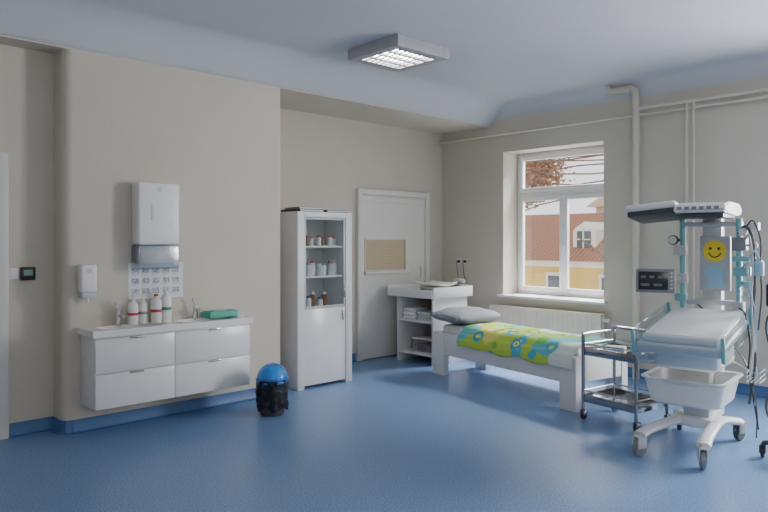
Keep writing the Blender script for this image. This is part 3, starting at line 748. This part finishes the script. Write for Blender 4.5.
# ------------------------------------------------------------------ outside
m_dkwin = M('dark_window', (.08, .09, .1), .15)
t = thing('apartment_building', 'yellow building with brown tiled roof seen through the window', 'building', (-13, 20, -3))
b = N(); box(b, -9, 9, 0, 8, -6, 3.75); part('wall', b, m_ochre, t)
b = N(); box(b, -9.2, 9.2, -.3, 0, 3.6, 3.8); part('cornice', b, m_cream, t)
b = N(); prism(b, [(-.4, 3.8), (2.6, 5.5), (5.6, 3.8)], 'X', -9.2, 9.2); part('roof', b, m_roof, t)
for k in range(7):
    x = -7.6+k*2.0
    b = N(); box(b, x-.42, x+.42, -.06, 0, 2.3, 3.4, .02); fr = part('window', b, m_cream, t)
    b = N(); box(b, x-.3, x+.3, -.08, -.05, 2.42, 3.28); part('pane', b, m_dkwin, fr)
for x in (-4.5, 1.2):
    w_ = .42
    pts = [(x-w_, 4.0), (x+w_, 4.0), (x+w_, 4.85), (x, 5.12), (x-w_, 4.85)]
    b = N(); prism(b, pts, 'Y', .4, 2.5); dm = part('dormer', b, m_cream, t)
    w_ = .25
    b = N(); box(b, x-w_, x+w_, .36, .4, 4.22, 4.8); pn = part('pane', b, m_dkwin, dm)
    b = N(); box(b, x-.025, x+.025, .33, .36, 4.22, 4.8); box(b, x-w_, x+w_, .33, .36, 4.5, 4.54); part('glazing_bar', b, m_cream, pn)
t = thing('town_house', 'pale house standing behind the yellow building', 'building', (-13.6, 28, -3))
b = N(); box(b, -2.0, 9, 0, 6, -6, 6.0); part('wall', b, M('pale_render', (.74, .68, .6), .9, var=.05), t)
b = N(); prism(b, [(-.4, 6.0), (3, 7.4), (6.4, 6.0)], 'X', -2.3, 9.3); part('roof', b, M('pale_roof', (.48, .33, .26), .9), t)
for k in range(5):
    x = -1.2+k*1.6; b = N(); box(b, x-.35, x+.35, -.05, 0, 4.9, 5.7); part('window', b, m_dkwin, t)
t = thing('tree', 'tree with dense brown autumn leaves outside the window', 'tree', (-6.4, 13.2, -4))
b = N(); tube(b, [(0, 0, -5), (.1, 0, 2), (-.1, .1, 5), (-.2, 0, 8)], .14, smooth=4); part('trunk', b, m_bark, t)
b = N(); lv = N(); rnd = random.Random(3)
def branch(p, d, L_, r_, depth, nl=5):
    pts = [p]; q = p
    for k in range(4):
        d = (d+Vector((rnd.uniform(-.3, .3), rnd.uniform(-.3, .3), rnd.uniform(-.14, .16)))).normalized(); q = q+d*L_/4; pts.append(q)
        if depth < 3 and k > 0:
            branch(q, (d+Vector((rnd.uniform(-.9, .9), rnd.uniform(-.6, .6), rnd.uniform(-.3, .6)))).normalized(), L_*.42, r_*.55, depth+1, nl)
        if depth >= 1:
            for j in range(nl):
                c = q+Vector((rnd.uniform(-.25, .25), rnd.uniform(-.2, .2), rnd.uniform(-.14, .16))); s = rnd.uniform(.03, .055)
                a = Vector((rnd.uniform(-1, 1), rnd.uniform(-1, 1), rnd.uniform(-1, 1))).normalized(); e = a.orthogonal().normalized()
                vs = [lv.verts.new(c+a*s), lv.verts.new(c+e*s*.7), lv.verts.new(c-a*s), lv.verts.new(c-e*s*.7)]; lv.faces.new(vs)
    tube(b, pts, r_, seg=5)
for k in range(15):
    branch(Vector((-.1, 0, 6.62+.11*k)), Vector((-1, rnd.uniform(-.3, .3), rnd.uniform(-.06, .08))).normalized(), rnd.uniform(2.6, 3.8), .018, 0, 7)
branch(Vector((-.1, 0, 4.7)), Vector((-1, .1, .4)).normalized(), 1.3, .03, 2, 1)
for k in range(3):
    branch(Vector((-.1, 0, 5.0+.8*k)), Vector((1, rnd.uniform(-.5, .5), .4)).normalized(), 2, .035, 1)
part('branches', b, m_bark, t); o = part('leaves', lv, m_leaf, t)

# ------------------------------------------------------------------ light
w = bpy.data.worlds.new('World'); S.world = w; w.use_nodes = True
bg = w.node_tree.nodes['Background']; bg.inputs[0].default_value = (.94, .95, 1, 1); bg.inputs[1].default_value = 1.9
def area(name, loc, target, sx, sy, power, color):
    l = bpy.data.lights.new(name, 'AREA'); l.shape = 'RECTANGLE'; l.size = sx; l.size_y = sy; l.energy = power; l.color = color
    o = bpy.data.objects.new(name, l); COL.objects.link(o); o.location = loc
    o.rotation_euler = (Vector(target)-Vector(loc)).to_track_quat('-Z', 'Y').to_euler(); return o
area('window_light', (-.6, 7.5, 1.8), (-1.6, 4, .6), 1.4, 1.75, 400, (.99, .99, 1))
area('sky_light', (-4.6, 9.6, 5.0), (-4.5, 6.5, .9), 3.5, 2.0, 2300, (.98, .99, 1))
area('room_fill', (.9, .6, 2.3), (-5, 3.5, 1.2), 1.6, 1.4, 30, (1, .97, .92))  # soft fill added behind the camera

cam = bpy.data.cameras.new('Camera'); co = bpy.data.objects.new('Camera', cam); COL.objects.link(co)
co.location = (0, 0, 1.5); co.rotation_euler = (PI/2, 0, math.radians(46.7))
cam.sensor_width = 36; cam.lens = 36*669/768; cam.shift_y = -16/768; cam.clip_start = .05
S.camera = co
